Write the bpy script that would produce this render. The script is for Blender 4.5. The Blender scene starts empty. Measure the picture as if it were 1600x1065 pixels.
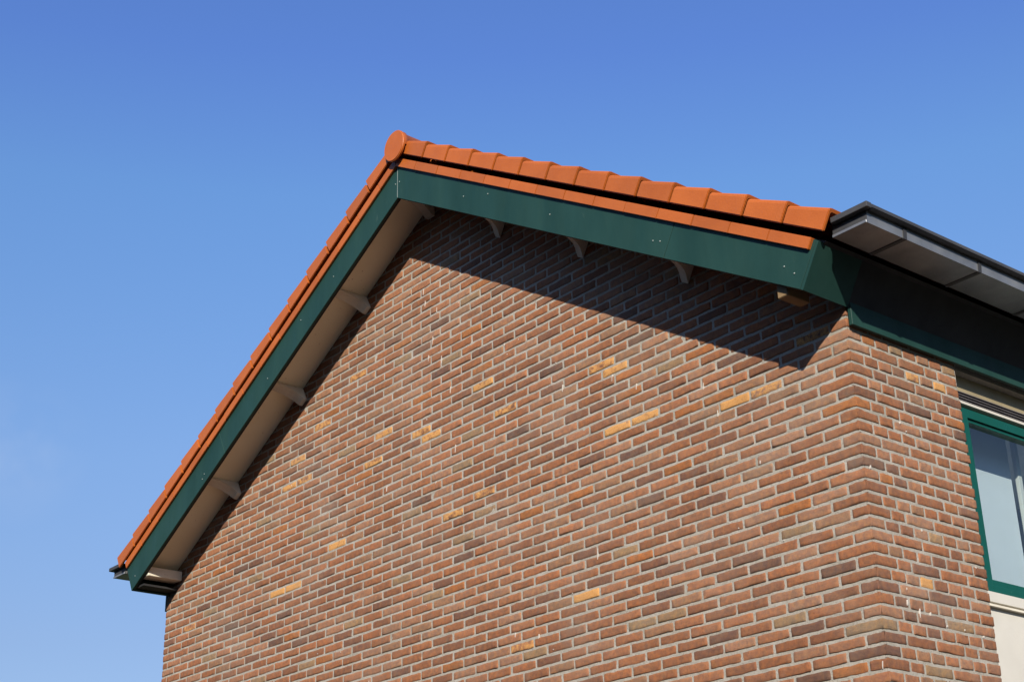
import bpy, bmesh, math, random
from mathutils import Vector, Matrix, noise as mn
import numpy as np
random.seed(7)
R = math.radians
S = bpy.context.scene
COL = S.collection
K = 4.638                      # height of the reference brick course above the ground

# ---------------------------------------------------------------- camera
cd = bpy.data.cameras.new("camera"); cam = bpy.data.objects.new("camera", cd); COL.objects.link(cam)
cd.sensor_width = 36.0; cd.lens = 2395.0 / 1600.0 * 36.0
cd.clip_start = 0.05; cd.clip_end = 3000
F_ = Vector((-0.70283347, 0.58898494, 0.39890081)); R_ = Vector((0.63406489, 0.77290619, -0.02403624)); U_ = Vector((0.32246989, -0.23603553, 0.91667901))
m = Matrix((R_, U_, -F_)).transposed().to_4x4()
m.translation = Vector((4.41673837, -5.94744921, 0.48141 - 3.5187864 + K))
cam.matrix_world = m
S.camera = cam

# ---------------------------------------------------------------- sky and sun
SKY_STRENGTH = 0.15
SUNV = Vector((-0.955, 1.0, -0.69))
elev = math.atan2(0.69, math.hypot(0.955, 1.0))
w = bpy.data.worlds.new("World"); S.world = w; w.use_nodes = True
nt = w.node_tree; bg = nt.nodes['Background']
sky = nt.nodes.new('ShaderNodeTexSky'); sky.sky_type = 'NISHITA'; sky.sun_disc = False
sky.sun_elevation = elev; sky.sun_rotation = math.atan2(0.955, -1.0)
sky.air_density = 1.0; sky.dust_density = 0.3; sky.ozone_density = 2.0
tint = nt.nodes.new('ShaderNodeMix'); tint.data_type = 'RGBA'; tint.blend_type = 'MULTIPLY'; tint.inputs[0].default_value = 1
nt.links.new(sky.outputs[0], tint.inputs[6]); tc = nt.nodes.new('ShaderNodeTexCoord'); sx = nt.nodes.new('ShaderNodeSeparateXYZ'); nt.links.new(tc.outputs['Generated'], sx.inputs[0])
rp = nt.nodes.new('ShaderNodeValToRGB'); nt.links.new(sx.outputs['Z'], rp.inputs[0])        # clear deep blue above, milder towards the horizon
while len(rp.color_ramp.elements) < 6: rp.color_ramp.elements.new(.5)
for e_, (p_, c_) in zip(rp.color_ramp.elements, [(0.0, (.30, .30, .36)), (.10, (.40, .40, .47)), (.214, (.49, .485, .555)), (.326, (.57, .62, .72)), (.483, (.57, .74, .93)), (.56, (.51, .65, 1.0))]): e_.position = p_; e_.color = (*c_, 1)
nt.links.new(rp.outputs[0], tint.inputs[7])
wn = nt.nodes.new('ShaderNodeTexNoise'); wn.inputs['Scale'].default_value = 22; wn.inputs['Detail'].default_value = 6; nt.links.new(tc.outputs['Generated'], wn.inputs['Vector'])
vd = nt.nodes.new('ShaderNodeVectorMath'); vd.operation = 'DISTANCE'; nt.links.new(tc.outputs['Generated'], vd.inputs[0]); vd.inputs[1].default_value = (-0.8841, 0.3365, 0.3244)
mr = nt.nodes.new('ShaderNodeMapRange'); nt.links.new(vd.outputs['Value'], mr.inputs[0]); mr.inputs[1].default_value = 0; mr.inputs[2].default_value = .05; mr.inputs[3].default_value = 1; mr.inputs[4].default_value = 0
mr2 = nt.nodes.new('ShaderNodeMapRange'); nt.links.new(wn.outputs[0], mr2.inputs[0]); mr2.inputs[1].default_value = .38; mr2.inputs[2].default_value = .8; mr2.inputs[3].default_value = 0; mr2.inputs[4].default_value = .22
mm = nt.nodes.new('ShaderNodeMath'); mm.operation = 'MULTIPLY'; nt.links.new(mr.outputs[0], mm.inputs[0]); nt.links.new(mr2.outputs[0], mm.inputs[1])
wc = nt.nodes.new('ShaderNodeMix'); wc.data_type = 'RGBA'; nt.links.new(mm.outputs[0], wc.inputs[0]); nt.links.new(tint.outputs[2], wc.inputs[6]); wc.inputs[7].default_value = (3.4, 3.6, 4.0, 1)   # one faint wisp of cloud low on the left
nt.links.new(wc.outputs[2], bg.inputs[0]); bg.inputs[1].default_value = SKY_STRENGTH
sd = bpy.data.lights.new("sun", 'SUN'); sd.energy = 5.0; sd.angle = R(0.53); sd.color = (1.0, 0.92, 0.80)
sun = bpy.data.objects.new("sun", sd); COL.objects.link(sun)
sun.rotation_euler = SUNV.to_track_quat('-Z', 'Y').to_euler(); sun.location = (8, -8, 12)
S.view_settings.view_transform = 'Standard'; S.view_settings.look = 'None'
S.view_settings.exposure = 0.5; S.view_settings.gamma = 1.0

# ---------------------------------------------------------------- materials
def mat(name):
    m = bpy.data.materials.new(name); m.use_nodes = True
    return m, m.node_tree, m.node_tree.nodes['Principled BSDF']
def coords(nt, scale=(1, 1, 1)):
    t = nt.nodes.new('ShaderNodeTexCoord'); mp = nt.nodes.new('ShaderNodeMapping'); mp.inputs['Scale'].default_value = scale
    nt.links.new(t.outputs['Object'], mp.inputs[0]); return mp.outputs[0]
def tex(nt, vec, scale, detail=4, rough=.55):
    n = nt.nodes.new('ShaderNodeTexNoise'); n.inputs['Scale'].default_value = scale
    n.inputs['Detail'].default_value = detail; n.inputs['Roughness'].default_value = rough
    nt.links.new(vec, n.inputs['Vector']); return n.outputs[0]
def ramp(nt, fac, stops):
    r = nt.nodes.new('ShaderNodeValToRGB'); e = r.color_ramp.elements
    while len(e) < len(stops): e.new(0.5)
    for i, (p, c) in enumerate(stops): e[i].position = p; e[i].color = c if len(c) == 4 else (*c, 1)
    nt.links.new(fac, r.inputs[0]); return r.outputs[0]
def mix(nt, fac, a, b, mode='MIX'):
    n = nt.nodes.new('ShaderNodeMix'); n.data_type = 'RGBA'; n.blend_type = mode
    for s, v in ((n.inputs[0], fac), (n.inputs[6], a), (n.inputs[7], b)):
        if hasattr(v, 'links'): nt.links.new(v, s)
        else: s.default_value = v if isinstance(v, (int, float)) else (v if len(v) == 4 else (*v, 1))
    return n.outputs[2]
def bump(nt, bs, h, dist, strength=1.0):
    b = nt.nodes.new('ShaderNodeBump'); b.inputs['Distance'].default_value = dist; b.inputs['Strength'].default_value = strength
    nt.links.new(h, b.inputs['Height']); nt.links.new(b.outputs[0], bs.inputs['Normal'])
def painted(name, c1, c2, rough=.45, scale=2.5, speck=None, bumpd=.0006, metallic=0, stretch=(1, 1, 1), spec=.5):
    m, nt, bs = mat(name); v = coords(nt, stretch)
    a = tex(nt, v, scale, 6, .6); col = ramp(nt, a, [(.35, c1), (.68, c2)])
    if speck:
        s = tex(nt, v, 38, 3, .6); f = ramp(nt, s, [(.66, (0, 0, 0)), (.74, (1, 1, 1))])
        g = tex(nt, v, 3, 2); gg = ramp(nt, g, [(.5, (0, 0, 0)), (.6, (1, 1, 1))])
        f2 = mix(nt, 1.0, f, gg, 'MULTIPLY'); col = mix(nt, f2, col, speck)
    nt.links.new(col, bs.inputs['Base Color'])
    rr = ramp(nt, tex(nt, v, 9, 5), [(.3, (rough - .08,) * 3), (.7, (rough + .1,) * 3)]); nt.links.new(rr, bs.inputs['Roughness'])
    bs.inputs['Metallic'].default_value = metallic; bs.inputs['Specular IOR Level'].default_value = spec
    bump(nt, bs, tex(nt, v, 60, 4), bumpd)
    return m

M = {}
M['green'] = painted('dark_green_board', (.010, .037, .031), (.0165, .051, .042), .5, 3.2, stretch=(1, 1, .25), speck=(.03, .065, .052), spec=.22)
M['green_window'] = painted('green_window_paint', (.002, .062, .043), (.003, .075, .053), .35, 2, (.02, .11, .08), spec=.3)
M['cream'] = painted('cream_soffit_paint', (.78, .72, .52), (.84, .79, .60), .7, 1.8, (.30, .2, .11))
M['cream_light'] = painted('cream_panel_paint', (.50, .475, .415), (.56, .535, .47), .6, 2)
M['bracket'] = painted('weathered_cream_wood', (.55, .50, .40), (.70, .65, .52), .75, 9, (.2, .15, .09), .002, stretch=(1, .25, 1))
M['zinc'] = painted('zinc_gutter', (.17, .178, .19), (.29, .295, .30), .42, 3.5, (.10, .10, .10), .0008, .55)
M['tan'] = painted('tan_trim_paint', (.22, .18, .105), (.30, .25, .15), .6, 3)
M['strap'] = painted('dark_zinc_strap', (.03, .03, .032), (.05, .05, .052), .6, 4)
M['wood'] = painted('brown_bare_timber', (.16, .10, .045), (.26, .17, .08), .8, 7, stretch=(1, .2, 1))
M['grille'] = painted('grey_grille_metal', (.13, .12, .13), (.19, .18, .19), .4, 3)
M['black'] = painted('black_board_and_eave_shade', (.010, .010, .011), (.018, .017, .017), .8, 3)  # black for hidden boards and gaps, and for shade painted under the eave
M['screw'] = painted('bare_screw_head', (.20, .24, .22), (.28, .32, .30), .45, 5)
M['blind'] = painted('white_blind_fabric', (.52, .53, .52), (.57, .58, .57), .8, 2)
M['plaster'] = painted('white_plaster', (.55, .55, .54), (.65, .65, .63), .8, 3)

# orange clay roof tiles, thin glaze
m, nt, bs = mat('orange_clay_tile'); v = coords(nt)
oi = nt.nodes.new('ShaderNodeAttribute'); oi.attribute_name = 'tone'
c = ramp(nt, tex(nt, v, 5, 5, .6), [(.3, (.365, .086, .010)), (.7, (.43, .108, .015))])
c = mix(nt, ramp(nt, tex(nt, v, 2.2, 6, .7), [(.45, (0, 0, 0)), (.75, (.30,) * 3)]), c, (.26, .085, .03))
c = mix(nt, ramp(nt, tex(nt, v, 40, 4, .7), [(.60, (0, 0, 0)), (.8, (.5,) * 3)]), c, (.29, .09, .035))
hs = nt.nodes.new('ShaderNodeHueSaturation'); nt.links.new(c, hs.inputs['Color']); nt.links.new(oi.outputs['Fac'], hs.inputs['Value'])
nt.links.new(hs.outputs[0], bs.inputs['Base Color'])
bs.inputs['Roughness'].default_value = .48
bump(nt, bs, tex(nt, v, 90, 5, .6), .0012)
M['tile'] = m

# bricks: one colour per brick on the mesh, weathered by noise
m, nt, bs = mat('red_brown_brick'); v = coords(nt)
at = nt.nodes.new('ShaderNodeAttribute'); at.attribute_name = 'brick_colour'
ye = nt.nodes.new('ShaderNodeAttribute'); ye.attribute_name = 'pale_patch'
n1 = tex(nt, v, 26, 5, .65); n2 = tex(nt, v, 160, 4, .7); n3 = tex(nt, v, 9, 5, .6); n4 = tex(nt, v, 300, 3, .7)
c = mix(nt, ramp(nt, n1, [(.38, (0, 0, 0)), (.62, (1, 1, 1))]), at.outputs['Color'], mix(nt, 1.0, at.outputs['Color'], (1.16, 1.02, .95), 'MULTIPLY'))
c = mix(nt, ramp(nt, n1, [(.30, (.65,) * 3), (.44, (0, 0, 0))]), c, mix(nt, 1.0, at.outputs['Color'], (.66, .64, .66), 'MULTIPLY'))
n5 = tex(nt, v, 34, 4, .6)
c = mix(nt, ramp(nt, n5, [(.40, (0, 0, 0)), (.66, (1, 1, 1))]), c, mix(nt, 1.0, c, (1.38, 1.28, .98), 'MULTIPLY'))
c = mix(nt, ramp(nt, tex(nt, v, 52, 5, .7), [(.50, (0, 0, 0)), (.72, (.7,) * 3)]), c, mix(nt, 1.0, c, (.52, .60, .68), 'MULTIPLY'))
c = mix(nt, ramp(nt, n2, [(.60, (0, 0, 0)), (.75, (.55,) * 3)]), c, (.075, .040, .032))
c = mix(nt, ramp(nt, n3, [(.56, (0, 0, 0)), (.76, (.34,) * 3)]), c, (.24, .185, .135))           # lime haze left on the face
pn = nt.nodes.new('ShaderNodeMath'); pn.operation = 'ADD'; nt.links.new(ye.outputs['Fac'], pn.inputs[0]); nt.links.new(n1, pn.inputs[1])
c = mix(nt, ramp(nt, pn.outputs[0], [(.84, (0, 0, 0)), (1.02, (1, 1, 1))]), c, ramp(nt, n2, [(.35, (.46, .205, .055)), (.65, (.56, .31, .115))]))
lf = tex(nt, v, .9, 4, .6); ln_ = tex(nt, v, 1.7, 3, .55)
c = mix(nt, ramp(nt, ln_, [(.50, (0, 0, 0)), (.70, (.30,) * 3)]), c, (.25, .20, .155))              # washed, lime-hazed areas
c = mix(nt, 1.0, c, ramp(nt, lf, [(.34, (.88, .87, .86)), (.52, (1, 1, 1)), (.70, (1.0, 1.0, 1.0))]), 'MULTIPLY')
nt.links.new(c, bs.inputs['Base Color']); bs.inputs['Roughness'].default_value = .85; bs.inputs['Specular IOR Level'].default_value = .25
ad = nt.nodes.new('ShaderNodeMath'); ad.operation = 'ADD'; nt.links.new(n2, ad.inputs[0]); nt.links.new(n1, ad.inputs[1])
bump(nt, bs, ad.outputs[0], .004, .9)
M['brick'] = m
m, nt, bs = mat('grey_lime_mortar'); v = coords(nt)
n1 = tex(nt, v, 7, 6, .65); n2 = tex(nt, v, 120, 5, .7)
c = ramp(nt, n1, [(.3, (.27, .248, .205)), (.5, (.34, .315, .268)), (.72, (.41, .38, .33))])
c = mix(nt, ramp(nt, n2, [(.35, (.5,) * 3), (.5, (0, 0, 0))]), c, (.15, .125, .10))
nt.links.new(c, bs.inputs['Base Color']); bs.inputs['Roughness'].default_value = .95; bs.inputs['Specular IOR Level'].default_value = .1
bump(nt, bs, n2, .005)
M['mortar'] = m
m, nt, bs = mat('white_lime_drip'); bs.inputs['Base Color'].default_value = (.46, .43, .39, 1); bs.inputs['Roughness'].default_value = .8
M['drip'] = m
m, nt, bs = mat('window_glass'); bs.inputs['Base Color'].default_value = (.92, .96, 1, 1); bs.inputs['Roughness'].default_value = 0.0
bs.inputs['Transmission Weight'].default_value = 1; bs.inputs['IOR'].default_value = 1.45
tr = nt.nodes.new('ShaderNodeBsdfTransparent'); gl = nt.nodes.new('ShaderNodeBsdfGlossy'); gl.inputs['Roughness'].default_value = .02
fr = nt.nodes.new('ShaderNodeFresnel'); fr.inputs[0].default_value = 2.1; mx = nt.nodes.new('ShaderNodeMixShader')
gb = nt.nodes.new('ShaderNodeNewGeometry'); ff = nt.nodes.new('ShaderNodeMath'); ff.operation = 'SUBTRACT'; ff.inputs[0].default_value = 1
nt.links.new(gb.outputs['Backfacing'], ff.inputs[1]); fm_ = nt.nodes.new('ShaderNodeMath'); fm_.operation = 'MULTIPLY'; nt.links.new(ff.outputs[0], fm_.inputs[0])
nt.links.new(fr.outputs[0], fm_.inputs[1]); nt.links.new(fm_.outputs[0], mx.inputs[0]); nt.links.new(tr.outputs[0], mx.inputs[1]); nt.links.new(gl.outputs[0], mx.inputs[2])
tr.inputs[0].default_value = (.90, .95, .97, 1)
nt.links.new(mx.outputs[0], nt.nodes['Material Output'].inputs[0])
M['glass'] = m
m, nt, bs = mat('street_paving'); v = coords(nt)
bk = nt.nodes.new('ShaderNodeTexBrick'); nt.links.new(v, bk.inputs['Vector']); bk.inputs['Scale'].default_value = 4
bk.inputs['Color1'].default_value = (.07, .055, .045, 1); bk.inputs['Color2'].default_value = (.085, .065, .055, 1); bk.inputs['Mortar'].default_value = (.06, .055, .05, 1)
bk.inputs['Mortar Size'].default_value = .02
nt.links.new(mix(nt, tex(nt, v, .8, 5), bk.outputs[0], (.06, .055, .05)), bs.inputs['Base Color']); bs.inputs['Roughness'].default_value = .9
M['paving'] = m
m, nt, bs = mat('short_lawn'); v = coords(nt)
nt.links.new(ramp(nt, tex(nt, v, 3, 8, .7), [(.3, (.035, .06, .015)), (.7, (.07, .10, .03))]), bs.inputs['Base Color']); bs.inputs['Roughness'].default_value = .95
M['lawn'] = m

# ---------------------------------------------------------------- helpers
def link(name, me, mats, parent=None):
    o = bpy.data.objects.new(name, me); COL.objects.link(o)
    for x in (mats if isinstance(mats, (list, tuple)) else [mats]): me.materials.append(x)
    if parent: o.parent = parent
    return o
def from_bm(name, bm, mats, parent=None, smooth=False):
    me = bpy.data.meshes.new(name); bmesh.ops.recalc_face_normals(bm, faces=bm.faces); bm.to_mesh(me); bm.free()
    if smooth:
        for p in me.polygons: p.use_smooth = True
    return link(name, me, mats, parent)
def prism(bm, pts, axis, a, b):
    """polygon pts (two coords) extruded along axis ('x','y','z') from a to b"""
    def P(p, t):
        return {'x': (t, p[0], p[1]), 'y': (p[0], t, p[1]), 'z': (p[0], p[1], t)}[axis]
    A = [bm.verts.new(P(p, a)) for p in pts]; B = [bm.verts.new(P(p, b)) for p in pts]
    n = len(pts); f = [bm.faces.new(A), bm.faces.new(B[::-1])]
    for i in range(n): f.append(bm.faces.new((A[i], A[(i + 1) % n], B[(i + 1) % n], B[i])))
    return f
def box(bm, x0, x1, y0, y1, z0, z1):
    return prism(bm, [(x0, y0), (x1, y0), (x1, y1), (x0, y1)], 'z', z0, z1)
def bevel(bm, w_, seg=2):
    bmesh.ops.bevel(bm, geom=[e for e in bm.edges], offset=w_, segments=seg, affect='EDGES', profile=.6, clamp_overlap=True)

house = bpy.data.objects.new('brick_house', None); COL.objects.link(house)
house['label'] = 'brown brick gable-end house with orange tiled roof and dark green barge boards'
house['category'] = 'house'

# ---------------------------------------------------------------- house dimensions (x along gable, y along street front)
XW = -7.352; DEPTH = 8.0; AX = -3.50
OV = -0.35                                        # face of the barge boards
APEX_B = (AX, 2.308)                              # lower corner of the barge boards at the top
R_END = (0.002, 0.240); L_END = (-7.298, 0.258)
def slopeline(side, off=0.0):
    e = R_END if side > 0 else L_END
    return (AX, APEX_B[1] + off), (e[0], e[1] + off)
def slope_z(x, off=0.0):
    e = R_END if x > AX else L_END
    t = (x - AX) / (e[0] - AX)
    return APEX_B[1] + off + t * (e[1] - APEX_B[1])
SOF = 0.13                                        # soffit sits this far above the lower edge of the barge board

# ---------------------------------------------------------------- bricks
CP = 0.0625; BL = 0.231; J = 0.0165
def fbm(x, y, z): return mn.noise((x, y, z))
V = []; FC = []; MI = []; VC = []; VY = []
PAL = [((.216, .098, .053), 30), ((.194, .090, .051), 28), ((.230, .112, .066), 26), ((.172, .083, .051), 17), ((.145, .076, .053), 8),
       ((.232, .130, .086), 15), ((.205, .120, .078), 10), ((.118, .068, .052), 2.5), ((.240, .102, .042), 5), ((.205, .142, .090), 4)]
PALC = [c for c, w_ in PAL]; PALW = [w_ for c, w_ in PAL]
rb = random.Random(11)
def brick_colour(u, z):
    d = fbm(u * 1.1 + 3 + z * .6, z * 1.6, 4.2) + .35 * fbm(u * 3, z * 4, 9)
    wts = list(PALW)
    if d > .16:
        for i in (3, 4, 7): wts[i] *= 2.0
    if d < -.18:
        for i in (2, 5, 6): wts[i] *= 2.0
    c = rb.choices(PALC, wts)[0]; k = rb.uniform(.92, 1.09); h = rb.uniform(-.035, .035)
    return (c[0] * k * (1 + h), c[1] * k, c[2] * k * (1 - h), 1)
YEL = [(-2.923, .79, .50), (-2.876, .535, .42), (-4.063, .799, .46), (-3.616, .664, .45), (-3.661, .574, .50), (-4.172, .597, .46), (-5.388, .931, .48),
       (-5.32, .734, .44), (-4.887, 1.114, .44), (-4.657, .111, .55), (-3.306, -.024, .46), (-2.912, .039, .40), (-1.803, .536, .44), (-1.694, .474, .50),
       (-1.7, .099, .55), (-1.472, .102, .52), (-.79, -.023, .56), (-.626, -.016, .45), (-2.045, -.84, .62), (-5.226, -.089, .62), (-5.46, -.108, .60),
       (-2.769, -1.03, .40), (-4.572, 1.353, .42), (-.179, .171, .44), (-6.98, -.10, .38)]
YELF = [(.728, -.033, .62), (.492, -.045, .46), (.388, -1.17, .58)]
def patch(u, z, lst, hw):
    for a, b, s in lst:
        if abs(a - u) < hw and abs(b - z) < CP * .55: return s
    return 0.0
def add_brick(face, u0, u1, zc, colr, yel, edge=0, fine=True, hgt=None):
    """face 'g' gable (u = x, outward -y) or 'f' front (u = y, outward +x). edge: +1 sharp corner at u1 / -1 at u0"""
    h = (hgt or (CP - .0148)) / 2
    h *= rb.uniform(.97, 1.05); rot = rb.uniform(-.006, .006)
    dz = rb.uniform(-.0012, .0012); pro = 0.0 if edge else rb.uniform(-.0022, .0022); tilt = 0 if edge else rb.uniform(-.0015, .0015)
    gu = [0, .018, .11, .24, .38, .52, .66, .80, .90, .982, 1] if fine else [0, .03, .97, 1]
    gz_ = [0, .07, .36, .64, .93, 1] if fine else [0, .08, .92, 1]
    nx, nz = len(gu) - 1, len(gz_) - 1
    cu = (u0 + u1) / 2; base = len(V); ch = .0045
    seed = rb.uniform(0, 100)
    idx = {}
    # rings: the face grid, then a skirt that runs back into the mortar
    def put(u, z, d):
        uu = u; zz = zc + z + dz + (u - cu) * rot
        if face == 'g': V.append((uu, -d, K + zz))
        else: V.append((d, uu, K + zz))
        VC.append(colr); VY.append(yel); return len(V) - 1
    for i in range(nx + 1):
        for j in range(nz + 1):
            fu = gu[i]; fz = gz_[j]
            u = u0 + (u1 - u0) * fu; z = (fz * 2 - 1) * h; d = pro + tilt * (fu - .5) * 2
            be = min(fu * (u1 - u0), (1 - fu) * (u1 - u0)); bz = h - abs(z)
            lock_r = (edge == 1 and i == nx) or (edge == -1 and i == 0)
            if fine:
                n = mn.noise((u * 14 + seed, z * 26 + zc * 3, seed * .37)); n2 = mn.noise((u * 55 + seed, z * 70, seed))
                d += n * .0017 + n2 * .0010
                border = i in (0, nx) or j in (0, nz)
                if border and not lock_r:
                    d -= ch * .40
                    if j in (0, nz): z += (n * .0030 + n2 * .0036) - math.copysign(.0008, z)
                    if i in (0, nx): u += n2 * .003 + n * .003
                if (i in (0, nx)) and (j in (0, nz)) and not lock_r:
                    u += (.004 if i == 0 else -.004) * rb.uniform(.1, 1.1); z -= math.copysign(.0012, z); d -= .001
                if lock_r:
                    en = mn.noise((zc * 9 + z * 40, 3.3, seed * 0)) * .0022
                    u = en if face == 'g' else -en; d = en
                    if j in (0, nz): d -= .0015
                    if face == 'g': u = d
                    else: u = -d
            idx[i, j] = put(u, z, d)
    for i in range(nx):
        for j in range(nz):
            q = (idx[i, j], idx[i + 1, j], idx[i + 1, j + 1], idx[i, j + 1]); FC.append(q); MI.append(0)
    ring = [(i, 0) for i in range(nx)] + [(nx, j) for j in range(nz)] + [(i, nz) for i in range(nx, 0, -1)] + [(0, j) for j in range(nz, 0, -1)]
    back = []
    for (i, j) in ring:
        x, y, z = V[idx[i, j]]; s = .0015
        gu = 1 if i == 0 else (-1 if i == nx else 0); gz = 1 if j == 0 else (-1 if j == nz else 0)
        lock_r = (edge == 1 and i == nx) or (edge == -1 and i == 0)
        if lock_r: gu = 0
        u = (x if face == 'g' else y) - gu * s; d = -.014
        if lock_r: u = x if face == 'g' else y; d = -.0005 if j not in (0, nz) else -.014
        zz = z - K - gz * s
        if face == 'g': V.append((u, -d, K + zz))
        else: V.append((d, u, K + zz))
        VC.append(colr); VY.append(yel); back.append(len(V) - 1)
    n = len(ring)
    for k in range(n):
        a, b = ring[k], ring[(k + 1) % n]
        if edge == 1 and a[0] == nx and b[0] == nx: continue
        if edge == -1 and a[0] == 0 and b[0] == 0: continue
        FC.append((idx[b], idx[a], back[k], back[(k + 1) % n])); MI.append(0)

ROWS_DN = int(K / CP); ROWS_UP = 42
WIN_Y0, WIN_Y1 = 0.920, 3.30
for i in range(-ROWS_UP, ROWS_DN):
    zc = -(i + .5) * CP; half = (i % 2 == 1)
    ccol = brick_colour(0, zc); fine = zc > -2.2
    # gable row
    drift = .012 * mn.noise((i * .23, 2.2, 0)) ; u_end = 0.0; k = 0
    cuts = [0.0]
    u = -(BL / 2 - .002 if half else BL - .004)
    while u > XW + .06:
        lj = drift * min(1, -u) + .020 * mn.noise((u * .7, zc * 2.6, 5)) * min(1, -u / 1.2) + rb.uniform(-.004, .004)
        cuts.append(u + lj); u -= BL
    cuts.append(XW)
    for a, b in zip(cuts[:-1], cuts[1:]):
        ce = (a + b) / 2
        if zc - CP / 2 > slope_z(a, SOF + .06) and zc - CP / 2 > slope_z(b, SOF + .06): continue
        if a > AX > b and zc > APEX_B[1] + SOF: continue
        if zc > .50 and a == 0.0: continue
        if zc + CP / 2 > slope_z(ce, SOF + .15): continue
        first = a == 0.0; last = b == XW
        u1 = 0.0 if first else a - J / 2 - rb.uniform(-.0015, .0015); u0 = b if last else b + J / 2 + rb.uniform(-.0015, .0015)
        if u1 - u0 < .025: continue
        add_brick('g', u0, u1, zc, ccol if first else brick_colour(ce, zc), patch(ce, zc, YEL, BL / 2) if zc > -2 else 0, 1 if first else 0, fine)
    # front row, header modules
    HM = WIN_Y0 / 8
    if zc > .42: continue
    if half: pat = [1.5, 2, 2, 1, 1.5] if (i // 2) % 2 else [1.5, 1, 2, 2, 1.5]
    else: pat = [1] * 8
    y = 0.0
    for q, n in enumerate(pat):
        y1 = y + n * HM; first = q == 0; last = q == len(pat) - 1
        jj = 0 if last else rb.uniform(-.004, .004)
        a = 0.0 if first else y + J / 2 ; b = y1 + jj if last else y1 + jj - J / 2
        add_brick('f', a, b + (rb.uniform(-.003, .003) if last else 0), zc, ccol if first else brick_colour(20 + y, zc), patch((a + b) / 2, zc, YELF, .06), -1 if first else 0, fine)
        y = y1 + jj
    y = WIN_Y1 + J
    n = 0
    while y < DEPTH - .1:
        L = (BL if (half and n % 3 != 2) else BL / 2); L = min(L, DEPTH - y)
        add_brick('f', y, y + L - J, zc, brick_colour(20 + y, zc), 0, 0, False); y += L; n += 1
# mortar body behind the bricks (slot 1)
bmw = bmesh.new(); MD = .0039; T = .30
def gable_poly(x0, x1, top_off):
    return [(x0, 0), (x1, 0), (x1, K + slope_z(x1, top_off)), (AX, K + APEX_B[1] + top_off), (x0, K + slope_z(x0, top_off))]
gp = gable_poly(XW + MD, -MD, SOF + .16)
prism(bmw, gp, 'y', MD, T)
prism(bmw, gp, 'y', DEPTH - T, DEPTH - MD)
box(bmw, -T, -MD, T, WIN_Y0 - .004, 0, K + .42)
box(bmw, -T, -MD, WIN_Y1, DEPTH - T, 0, K + .42)
box(bmw, XW + MD, XW + T, T, DEPTH - T, 0, K + .42)
box(bmw, -T, -MD - .02, WIN_Y0 - .004, WIN_Y1, K + .13, K + .42)      # lintel over the window
base = len(V)
bmw.verts.ensure_lookup_table(); bmw.verts.index_update()
# the mortar face in front of the camera gets an uneven surface
for vtx in bmw.verts:
    V.append(tuple(vtx.co)); VC.append((.3, .3, .3, 1)); VY.append(0)
for f in bmw.faces: FC.append(tuple(base + v_.index for v_ in f.verts)); MI.append(1)
bmw.free()
# lime runs and specks on the bricks (slot 2), thin raised crusts
rd = random.Random(5)
def run(face, u, z, L, w_):
    d0, d1 = .0015, .0045; pts = []
    prof = [(0, 1), (w_ / 2, .75), (w_ * .38, -.6), (0, -1), (-w_ * .42, -.5), (-w_ / 2, .7)]
    b = len(V)
    for s, d in ((1.0, d0 - .006), (.75, d1)):
        for a, c_ in prof:
            uu = u + a * s + c_ * L * .05; zz = z + c_ * L / 2 * (1 if s == 1 else .9)
            V.append((uu, -d, K + zz) if face == 'g' else (d, uu, K + zz)); VC.append((1, 1, 1, 1)); VY.append(0)
    FC.append(tuple(range(b + 6, b + 12))); MI.append(2)
    for q in range(6): FC.append((b + q, b + (q + 1) % 6, b + 6 + (q + 1) % 6, b + 6 + q)); MI.append(2)
DR = [(-1.02, .13, .045), (-.93, -.06, .04), (-.66, -.42, .02), (-1.75, .42, .05), (-1.55, .30, .04), (-2.2, .50, .05), (-3.55, 1.30, .07), (-3.60, 1.18, .05), (-3.45, 1.12, .06),
      (-3.66, 1.72, .05), (-3.64, 1.62, .05), (-3.5, 1.52, .04), (-1.95, -.62, .07), (-3.3, .42, .06), (-3.9, .02, .05), (-4.1, .35, .04), (-.03, -1.60, .04), (-2.72, -.95, .03), (-2.5, -1.0, .03), (-3.35, .86, .05)]
for u, z, L in DR: run('g', u, z, L, .0045)
for u, z, L in ((.30, -1.32, .05), (.21, -1.28, .03), (.05, -.62, .02)): run('f', u, z, L, .006)
for _ in range(70):
    u = rd.uniform(XW + .2, -.1); z = rd.uniform(-1.9, 2.0)
    if z < slope_z(u, -.45): run('g', u, z, rd.choice((.005, .006, .008, .010, .02)), rd.uniform(.003, .006))
for _ in range(10): run('f', rd.uniform(.1, .85), rd.uniform(-1.9, -.1), rd.uniform(.006, .02), rd.uniform(.003, .006))
me = bpy.data.meshes.new('brick_wall'); me.from_pydata(V, [], FC)
me.polygons.foreach_set('material_index', MI)
ca = me.color_attributes.new('brick_colour', 'FLOAT_COLOR', 'POINT'); ca.data.foreach_set('color', np.array(VC, dtype=np.float32).ravel())
fa = me.attributes.new('pale_patch', 'FLOAT', 'POINT'); fa.data.foreach_set('value', np.array(VY, dtype=np.float32))
me.polygons.foreach_set('use_smooth', [mi == 0 for mi in MI])
me.update()
bm = bmesh.new(); bm.from_mesh(me)
bm.normal_update()
# outward orientation for the open brick shells
cen = Vector((-3.6, 4, K))
flip = [f for f in bm.faces if f.material_index in (0, 2) and ((f.normal.y > .3 and f.calc_center_median().y < .02) or (f.normal.x < -.3 and f.calc_center_median().x > -.02))]
bmesh.ops.reverse_faces(bm, faces=flip); bm.to_mesh(me); bm.free()
wall = link('brick_wall', me, [M['brick'], M['mortar'], M['drip']], house)

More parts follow.
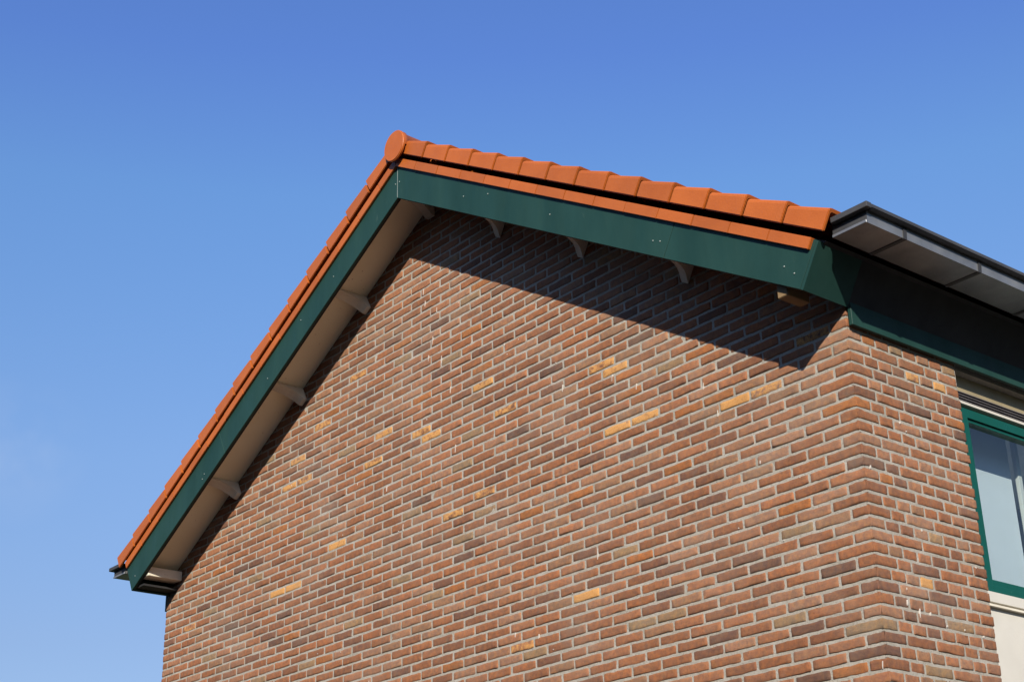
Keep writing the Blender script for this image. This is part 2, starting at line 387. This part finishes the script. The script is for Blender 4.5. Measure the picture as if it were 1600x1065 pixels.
# ---------------------------------------------------------------- barge boards, soffits, purlin brackets
def perp(side):
    e = R_END if side > 0 else L_END
    d = Vector((e[0] - AX, e[1] - APEX_B[1])).normalized(); n = Vector((-d.y, d.x))
    return d, (n if n.y > 0 else -n)
BH = 0.262
for side in (1, -1):
    d, n = perp(side); e = Vector(R_END if side > 0 else L_END); vt = BH / n.y
    splits = [0.0, (.735 if side > 0 else .615), 1.0]; a0 = Vector(APEX_B)
    bm = bmesh.new()
    for s in range(2):
        pa = a0.lerp(e, splits[s]); pb = a0.lerp(e, splits[s + 1]); g = .0016
        if s == 0: A, Bt = pa + d * g, Vector((pa.x, pa.y + vt)) + d * g
        else: A, Bt = pa + d * .0018, pa + n * BH + d * .0018
        C, Dt = (pb - d * .0018, pb + n * BH - d * .0018)
        if s == 1: Dt = pb + n * (BH - .0)
        prism(bm, [(p.x, K + p.y) for p in (A, C, Dt, Bt)], 'y', OV, OV + .022)
    bevel(bm, .0015, 1)
    bb = from_bm('barge_board', bm, M['green'], house)
    # a filling strip behind the joints keeps light out; white sealant line at the ridge
    bm = bmesh.new()
    A, C = a0 + d * .0, e - d * .01
    prism(bm, [(p.x, K + p.y) for p in (a0, C, C + n * (BH - .002), Vector((a0.x, a0.y + vt)))], 'y', OV + .0222, OV + .034)
    from_bm('backing_strip', bm, M['black'], bb)
    scr = {1: [(-3.474, 2.427), (-2.73, 1.978), (-2.47, 1.882), (-1.864, 1.468), (-.996, .926), (-.941, .90), (-.022, .338), (-.082, .40)],
           -1: [(-3.522, 2.427), (-4.315, 1.999), (-4.758, 1.804), (-5.219, 1.477), (-6.155, .958), (-6.182, .922), (-7.265, .365)]}[side]
    first = None
    for sx, sz in scr:
        if first is None:
            bs_ = bmesh.new(); bmesh.ops.create_cone(bs_, cap_ends=True, segments=12, radius1=.0052, radius2=.0040, depth=.003)
            bmesh.ops.rotate(bs_, cent=(0, 0, 0), matrix=Matrix.Rotation(R(90), 3, 'X'), verts=bs_.verts)
            first = from_bm('screw', bs_, M['screw'], bb, True); o = first
        else:
            o = first.copy(); COL.objects.link(o); o.parent = bb
        o.location = (sx, OV - .002, K + sz)
    # soffit board
    bm = bmesh.new(); t = .018
    p0, p1 = slopeline(side, SOF); p1 = Vector(p1) - d * .02; p0 = Vector(p0)
    prism(bm, [(p0.x, K + p0.y), (p1.x, K + p1.y), (p1.x, K + p1.y + t), (p0.x, K + p0.y + t)], 'y', OV + .035, -.003)
    from_bm('soffit', bm, M['cream'], house)
    # closing board along the eave, square to the slope, from the gable tip along the facade
    bm = bmesh.new(); o1 = e + d * .0015
    q = [o1, o1 + d * .018, o1 + d * .018 + n * (BH - .002), o1 + n * (BH - .002)]
    prism(bm, [(p.x, K + p.y) for p in q], 'y', OV + .001, -.002)
    from_bm('eave_end_board', bm, M['green'], house)
    bm = bmesh.new(); prism(bm, [(p.x, K + p.y) for p in q], 'y', -.0018, DEPTH + .3)
    from_bm('eave_underside', bm, M['black'], house)  # end board carried on in black: the gutter's shade put into its colour
    # small flat closer below the tip between barge board and wall
    bm = bmesh.new(); c0 = e - d * .10
    pts = [(e.x, e.y + .012), (e.x - side * .13, e.y + .012), (e.x - side * .13, e.y + .028), (e.x, e.y + .028)]
    prism(bm, [(a, K + b) for a, b in pts], 'y', OV + .036, -.004)
    if side < 0: from_bm('eave_closer', bm, M['black'], house)
    else: bm.free()
bm = bmesh.new(); box(bm, AX - .0016, AX + .0016, OV - .0012, OV + .012, K + 2.311, K + 2.600)
from_bm('ridge_sealant', bm, M['screw'], house)

def bracket(x, side):
    """purlin end that carries the overhang: thin at the barge board, curved down to a deep heel on the wall"""
    d, n = perp(side); wv = .078
    zc = slope_z(x, SOF); c = Vector((x, zc)); ky = 1.32 if side > 0 else .93
    if side > 0: wv = .062; ky = 1.0
    prof = [(OV + .036, 0.0), (OV + .036, .086), (-.20, .090), (-.14, .095), (-.10, .104), (-.072, .119), (-.047, .142), (-.026, .168), (-.004, .192), (-.004, 0.0)] if side > 0 else [(OV + .036, 0.0), (OV + .036, .020), (-.235, .028), (-.175, .040), (-.125, .058), (-.085, .082), (-.055, .110), (-.036, .138), (-.004, .142), (-.004, 0.0)]
    if side == 0: d = Vector((1, 0)); n = Vector((0, 1))
    bm = bmesh.new(); vs = []
    for s in (-wv / 2, wv / 2):
        vs.append([bm.verts.new((c.x + d.x * s - n.x * (dep * ky - .001 if dep else .002), y, K + c.y + d.y * s - n.y * (dep * ky - .001 if dep else .002))) for y, dep in prof])
    bm.faces.new(vs[0]); bm.faces.new(vs[1][::-1]); k = len(prof)
    for i in range(k): bm.faces.new((vs[0][i], vs[0][(i + 1) % k], vs[1][(i + 1) % k], vs[1][i]))
    bmesh.ops.bevel(bm, geom=list(bm.edges), offset=.003, segments=1, affect='EDGES')
    return from_bm('bracket', bm, M['bracket'], house)
for x in (-4.42, -5.29, -6.25): bracket(x, -1)
for x in (-2.70, -1.88, -1.00): bracket(x, 1)
bracket(-3.555, 0)
for x0, x1, zz in ((-7.235, -7.095, .338), (-.175, -.108, .262)):
    bm = bmesh.new(); box(bm, x0, x1, -.315, -.004 if x0 < -1 else -.14, K + zz, K + zz + .078); bevel(bm, .004, 1)
    from_bm('wall_plate_end', bm, M['bracket'] if x0 < -1 else M['wood'], house)

# ---------------------------------------------------------------- roof
roof_bm = bmesh.new()
for side in (1, -1):
    e = Vector(R_END if side > 0 else L_END); d, n = perp(side); a = Vector(APEX_B)
    lo = e + n * (BH + .01) + d * (.10 if side < 0 else .03); hi = Vector((AX, APEX_B[1] + (BH + .01) / n.y))
    lo2 = e + n * (BH - .05) + d * (.06 if side < 0 else 0); hi2 = Vector((AX, APEX_B[1] + (BH - .06) / n.y))
    prism(roof_bm, [(p.x, K + p.y) for p in (hi2, lo2, lo, hi)], 'y', OV + .040, DEPTH + .3)
roof = from_bm('roof', roof_bm, M['black'], house)
def set_tone(o, vals):
    at_ = o.data.attributes.new('tone', 'FLOAT', 'POINT'); at_.data.foreach_set('value', vals)
rt = random.Random(3)
PITCH = {1: .3015, -1: .3015}
# line of the lower verge band and of the tiles, in the barge plane: [ridge, eave]
BAND = {1: ((-3.497, 2.560), (.093, .422), .073), -1: ((-3.497, 2.560), (-7.413, .459), .073)}
for side in (1, -1):
    (ax_, az), (ex, ez), hh = BAND[side]; a = Vector((ax_, az)); e = Vector((ex, ez)); L = (e - a).length; d = (e - a) / L
    n = Vector((-d.y, d.x)); n = n if n.y > 0 else -n; hb = hh * n.y
    # lower band: tile edge pieces butted end to end
    bm = bmesh.new(); tone = []; s = L; first = True
    while s > 0:
        s0 = max(s - PITCH[side], 0); pa = a + d * (s0 + .0012); pb = a + d * (s - .0012)
        dep = rt.uniform(-.0015, .0015)
        q = [pa, pb, pb + n * hb, pa + n * hb]
        if s0 == 0: q = [a, pb, pb + n * hb, Vector((a.x, a.y + hb / n.y))]
        b2 = bmesh.new(); prism(b2, [(p.x, K + p.y) for p in q], 'y', OV - .020 + dep, OV + .10)
        bmesh.ops.bevel(b2, geom=list(b2.edges), offset=.0028, segments=2, affect='EDGES')
        t_ = bpy.data.meshes.new('t'); b2.to_mesh(t_); b2.free(); bm.from_mesh(t_); tone += [rt.uniform(.88, 1.05)] * len(t_.vertices); bpy.data.meshes.remove(t_)
        s = s0
    o = from_bm('verge_under_tiles', bm, M['tile'], roof); set_tone(o, tone)
    # upper verge tiles: each a lapped tile with a folded side flange
    bm = bmesh.new(); tone = []
    E2 = Vector((.205, .476)) if side > 0 else Vector((-7.520, .486)); A2 = Vector((-3.430, 2.632)) if side > 0 else Vector((-3.560, 2.632))
    D2 = (E2 - A2); L2 = D2.length; D2 /= L2; N2 = Vector((-D2.y, D2.x)); N2 = N2 if N2.y > 0 else -N2
    s = L2 + .0; k = 0; lapp = .045; ti = R(2.3)
    while s > .05:
        s0 = max(s - PITCH[side] + .017, -.01); ln = s - s0
        base_ = A2 + D2 * s; ul = -D2; un = N2; H = .124; HU = .100
        b2 = bmesh.new()
        # cross-section: flange down the side and a slab across, extruded up the slope
        y0 = OV - .034 + rt.uniform(-.002, .002)
        sec = [(y0, 0), (y0, H - .016), (y0 + .005, H - .005), (y0 + .018, H), (y0 + .27, H - .004), (y0 + .27, H - .024), (y0 + .026, H - .024), (y0 + .020, H - .030), (y0 + .020, 0)]
        A = []; Bv = []
        for yy, hz in sec:
            h2 = hz - (H - HU) if hz > .03 else hz
            p = base_ + un * hz; q = base_ + ul * ln + un * h2
            A.append(b2.verts.new((p.x, yy, K + p.y))); Bv.append(b2.verts.new((q.x, yy, K + q.y)))
        m_ = len(sec); b2.faces.new(A); b2.faces.new(Bv[::-1])
        for i in range(m_): b2.faces.new((A[i], A[(i + 1) % m_], Bv[(i + 1) % m_], Bv[i]))
        bmesh.ops.recalc_face_normals(b2, faces=b2.faces)
        bmesh.ops.bevel(b2, geom=[e_ for e_ in b2.edges ], offset=.004, segments=2, affect='EDGES')
        t_ = bpy.data.meshes.new('t'); b2.to_mesh(t_); b2.free(); bm.from_mesh(t_); tone += [rt.uniform(.88, 1.06)] * len(t_.vertices); bpy.data.meshes.remove(t_)
        # the head of the tile runs on under the next one
        b2 = bmesh.new(); hx = .06 if s0 > 0 else -.01; qa = base_ + ul * (ln - .03); qb = base_ + ul * (ln + hx)
        prism(b2, [(p.x, K + p.y) for p in (qa + un * .04, qb + un * .04, qb + un * (HU - .030), qa + un * (HU - .030))], 'y', y0 + .032, y0 + .27)
        t_ = bpy.data.meshes.new('t'); b2.to_mesh(t_); b2.free(); bm.from_mesh(t_); tone += [.9] * len(t_.vertices); bpy.data.meshes.remove(t_)
        s -= PITCH[side]; k += 1
    o = from_bm('verge_tiles', bm, M['tile'], roof); set_tone(o, tone)
    # field tiles: one wavy lapped sheet
    vs = []; fs = []; tn = []
    ys = np.arange(OV + .16, DEPTH + .3, .033); rows = int(L2 / PITCH[side]) + 1
    for r_ in range(rows):
        for (ss, lift) in ((L2 + .02 - r_ * PITCH[side], .0), (L2 + .02 - r_ * PITCH[side], .022), (L2 + .02 - (r_ + 1) * PITCH[side], .0)):
            for y in ys:
                wv_ = .018 * math.sin((y - OV) / .20 * 2 * math.pi); p = A2 + D2 * max(ss, 0) + N2 * (.075 + lift + wv_)
                vs.append((p.x, y, K + p.y)); tn.append(1.0)
    ny = len(ys)
    for r_ in range(rows * 3 - 1):
        for j in range(ny - 1):
            fs.append((r_ * ny + j, r_ * ny + j + 1, (r_ + 1) * ny + j + 1, (r_ + 1) * ny + j))
    fm = bpy.data.meshes.new('roof_tiles'); fm.from_pydata(vs, [], fs); o = link('roof_tiles', fm, M['tile'], roof); set_tone(o, tn)
# ridge tiles: half-round barrels, and the round end disc
RC = (-3.455, 2.692); RR = .118
bm = bmesh.new()
y = OV - .055; first = True
while y < DEPTH + .3:
    y1 = y + .36; ns = 20; ro = RR if first else RR - .006
    A = []
    for yy, rr in ((y, ro), (y + .03, ro), (y + .035, ro - .010), (y1 + .02, ro - .016)):
        A.append([bm.verts.new((RC[0] + rr * math.cos(math.pi * t / ns * 1.16 - .25), yy, K + RC[1] + rr * math.sin(math.pi * t / ns * 1.16 - .25))) for t in range(ns + 1)])
    for a_, b_ in zip(A[:-1], A[1:]):
        for t in range(ns): bm.faces.new((a_[t], a_[t + 1], b_[t + 1], b_[t]))
    y = y1; first = False
o = from_bm('ridge_tiles', bm, M['tile'], roof, True); set_tone(o, [1.0] * len(o.data.vertices))
bm = bmesh.new(); bmesh.ops.create_cone(bm, cap_ends=True, segments=56, radius1=RR + .002, radius2=RR + .002, depth=.024)
bmesh.ops.bevel(bm, geom=[e_ for e_ in bm.edges if len(e_.link_faces) == 2 and max(len(f.verts) for f in e_.link_faces) > 8], offset=.006, segments=3, affect='EDGES')
bmesh.ops.rotate(bm, cent=(0, 0, 0), matrix=Matrix.Rotation(R(90), 3, 'X'), verts=bm.verts)
bmesh.ops.translate(bm, vec=(RC[0], OV - .058, K + RC[1]), verts=bm.verts)
o = from_bm('ridge_end_cap', bm, M['tile'], roof); set_tone(o, [1.02] * len(o.data.vertices))

# ---------------------------------------------------------------- facade fascia and gutters
for side in (1, -1):
    X = lambda x: x if side > 0 else -7.305 - x
    bm = bmesh.new(); a, b = sorted((.012, .034) if side > 0 else (XW - .012, XW - .034)); box(bm, a, b, .004, DEPTH, K + .132, K + .40)
    bevel(bm, .0015, 1)
    from_bm('fascia_board', bm, M['green'], house)
    bm = bmesh.new()
    # gutter profile (x, z): open box with outward bead, gauge 4 mm
    t = .004
    pr = [(.222, .545), (.218, .450), (.429, .450), (.434, .512), (.430, .512), (.4245, .4545), (.2225, .4545), (.2262, .545)]
    pr = [(X(x), K + z) for x, z in pr]
    prism(bm, pr, 'y', -.316, DEPTH + .3)
    # stop end
    en = [(.222, .540), (.2185, .4502), (.429, .4502), (.4335, .512), (.434, .520), (.43, .528)]
    g = from_bm('gutter', bm, M['zinc'], house)
    bm = bmesh.new(); prism(bm, [(X(x), K + z) for x, z in en], 'y', -.3195, -.3162); from_bm('stop_end', bm, M['strap'], g)
    bm = bmesh.new(); bd = [(.430, .5125), (.455, .508), (.468, .518), (.468, .536), (.456, .544), (.430, .540)]
    prism(bm, [(X(x), K + z) for x, z in bd], 'y', -.316, DEPTH + .3)
    from_bm('gutter_bead', bm, M['strap'], g)
    bm = bmesh.new(); en2 = [(.219, .4475), (.432, .4475), (.432, .463), (.219, .463)]
    prism(bm, [(X(x), K + z) for x, z in en2], 'y', -.326, -.3197); bevel(bm, .0015, 1)
    from_bm('stop_end_rim', bm, M['zinc'], g)
    bm = bmesh.new(); lp = [(.24, .512), (.468, .512), (.468, .542), (.24, .542)]
    prism(bm, [(X(x), K + z) for x, z in lp], 'y', -.356, -.3165); bevel(bm, .004, 2)
    from_bm('stop_end_lip', bm, M['strap'], g)
    first = None
    for yb in (-.02, .613, 1.24, 1.87, 2.50, 3.13, 3.76, 4.39, 5.02, 5.65, 6.28, 6.91, 7.54):
        if first is None:
            bm = bmesh.new()
            o_ = [(.214, .56), (.2145, .4462), (.4325, .4462), (.4385, .506), (.4350, .508), (.4290, .4495), (.2180, .4495), (.2175, .56)]
            prism(bm, [(X(x), K + z) for x, z in o_], 'y', -.014, .014)
            first = from_bm('gutter_bracket', bm, M['strap'], g); o = first
        else:
            o = first.copy(); COL.objects.link(o); o.parent = g
        o.location = (0, yb, 0)

# ---------------------------------------------------------------- window
win = bpy.data.objects.new('window', None); COL.objects.link(win); win.parent = house
wy0, wy1 = WIN_Y0 + .006, WIN_Y1 - .006
def part(name, mt, boxes, parent=win, bv=.002):
    bm = bmesh.new()
    for b in boxes: 
        b2 = bmesh.new(); box(b2, *b[:4], K + b[4], K + b[5])
        if bv: bevel(b2, bv, 2)
        t_ = bpy.data.meshes.new('t'); b2.to_mesh(t_); b2.free(); bm.from_mesh(t_); bpy.data.meshes.remove(t_)
    return from_bm(name, bm, mt, parent)
FX = -.040
part('window_frame', M['green_window'], [(FX - .08, FX, wy0, 1.030, -1.105, -.078), (FX - .08, FX, 1.0302, wy1, -.130, -.078), (FX - .08, FX, 1.0302, wy1, -1.105, -1.066), (FX - .08, FX, 1.86, 1.93, -1.0658, -.1302), (FX - .08, FX, wy1 - .09, wy1, -1.0658, -.1302)])
SX = FX - .012
part('window_sash', M['green_window'], [(SX - .05, SX, 1.0305, 1.052, -1.0655, -.1305), (SX - .05, SX, 1.0522, 1.8595, -1.0655, -1.030), (SX - .05, SX, 1.0522, 1.8595, -.150, -.1305)])
part('glass_pane', M['glass'], [(SX - .031, SX - .025, 1.0525, 1.8595, -1.0298, -.1502)], bv=0)
part('glass_pane', M['glass'], [(SX - .031, SX - .025, 1.9305, wy1 - .0905, -1.065, -.131)], bv=0)
part('window_blind', M['blind'], [(-.262, -.256, 1.0, 1.72, -1.13, -.03)], bv=0)
part('blind_edge', M['cream_light'], [(-.250, -.225, 1.750, 1.785, -1.13, -.03)], bv=.002)
# room behind
part('room_lining', M['plaster'], [(-1.6, -1.58, .32, 3.4, -1.6, .1), (-1.58, -.302, .32, .34, -1.6, .1), (-1.58, -.302, 3.38, 3.4, -1.6, .1), (-1.58, -.302, .34, 3.38, .08, .1), (-1.58, -.302, .34, 3.38, -1.62, -1.6)], bv=0)
part('window_sill', M['cream_light'], [(-.11, FX + .010, wy0, wy1, -1.162, -1.1065)])
part('sill_ledge', M['bracket'], [(-.11, FX + .018, wy0, wy1, -1.188, -1.176)], bv=.001)
part('infill_panel', M['cream_light'], [(-.12, FX - .006, wy0, wy1, -4.60, -1.1885), (-.12, FX - .004, wy0, wy1, -1.1755, -1.1625)], bv=.001)
# head: cream trim, louvred vent, white bead
part('head_trim', M['tan'], [(-.14, FX - .030, wy0, wy1, .048, .128), (-.14, FX - .026, wy0, wy1, .033, .0475)])
vent = part('vent_grille', M['black'], [(-.12, -.075, wy0, wy1, -.050, .0295)], bv=0)
for i in range(4):
    z = .022 - i * .0165; bm = bmesh.new()
    q = [(-.070, z - .001), (-.042, z - .0105), (-.038, z - .0085), (-.040, z - .005), (-.068, z + .004)]
    prism(bm, [(a, K + b) for a, b in q], 'y', wy0, wy1)
    # polygon is in (x, z)
    from_bm('louvre', bm, M['grille'], vent)
part('head_bead', M['cream_light'], [(-.10, FX + .010, wy0, wy1, -.060, -.045)], bv=.003)
part('head_gap', M['black'], [(-.12, -.085, wy0, wy1, -.0775, -.0605)], bv=0)

# ---------------------------------------------------------------- ground
bm = bmesh.new(); bmesh.ops.create_grid(bm, x_segments=2, y_segments=2, size=1500)
g = from_bm('ground', bm, M['lawn']); g['kind'] = 'structure'; g.location.z = -.004
bm = bmesh.new(); box(bm, .0, 9.0, -40, 60, -.05, .004); p_ = from_bm('pavement', bm, M['paving']); p_['kind'] = 'structure'
bm = bmesh.new(); box(bm, -12, -.0005, -9.0, -.02, -.05, .004); p_ = from_bm('path', bm, M['paving']); p_['kind'] = 'structure'

# ---------------------------------------------------------------- unseen evergreen trees added behind the camera to block horizon light
m, nt, bs = mat('evergreen_foliage'); v = coords(nt)
nt.links.new(ramp(nt, tex(nt, v, 2.5, 6), [(.3, (.018, .035, .012)), (.7, (.045, .075, .022))]), bs.inputs['Base Color']); bs.inputs['Roughness'].default_value = .8
M['leaf'] = m
M['bark'] = painted('tree_bark', (.05, .035, .025), (.09, .065, .045), .9, 8)
tr_ = random.Random(21)
bm = bmesh.new(); bmesh.ops.create_cone(bm, cap_ends=True, segments=10, radius1=.22, radius2=.05, depth=8.5); bmesh.ops.translate(bm, vec=(0, 0, 4.25), verts=bm.verts)
tree0 = bpy.data.objects.new('light_blocker_tree', None); COL.objects.link(tree0)
trunk0 = from_bm('trunk', bm, M['bark'], tree0)
vs = []; fs = []
for _ in range(7000):
    z = tr_.uniform(.6, 10.0); rmax = 2.1 * (1 - (z / 10.4) ** 1.8) + .12 + .35 * mn.noise((z * 1.3, tr_.random() * 6, 0)); a = tr_.uniform(0, 2 * math.pi); r = rmax * tr_.uniform(.45, 1) ** .6
    c = Vector((r * math.cos(a), r * math.sin(a), z)); q = Matrix.Rotation(tr_.uniform(0, 6.3), 3, Vector((tr_.gauss(0, 1), tr_.gauss(0, 1), tr_.gauss(0, 1))).normalized()); s_ = tr_.uniform(.10, .20)
    b = len(vs); vs += [tuple(c + q @ Vector(p) * s_) for p in ((-1, -.5, 0), (1, -.5, .15), (.9, .5, 0), (-1, .6, .1))]; fs.append((b, b + 1, b + 2, b + 3))
tm = bpy.data.meshes.new('crown'); tm.from_pydata(vs, [], fs); crown0 = link('crown', tm, M['leaf'], tree0)
spots = [(-46 + 3.0 * i + tr_.uniform(-.5, .5), -14.8 + tr_.uniform(-.6, .6)) for i in range(23)] + [(25 + tr_.uniform(-.8, .8), -6 + 3.3 * i) for i in range(14)]
for k, (x, y) in enumerate(spots):
    if k == 0: o = tree0
    else:
        o = tree0.copy(); COL.objects.link(o)
        for ch in (trunk0, crown0):
            c = ch.copy(); COL.objects.link(c); c.parent = o
    o.location = (x, y, 0); o.rotation_euler = (0, 0, tr_.uniform(0, 6.3)); sc_ = tr_.uniform(.92, 1.08); o.scale = (sc_, sc_, sc_)
    o['label'] = 'added unseen evergreen tree behind the camera that blocks horizon light'; o['category'] = 'tree'; o['group'] = 'added unseen trees that block horizon light'
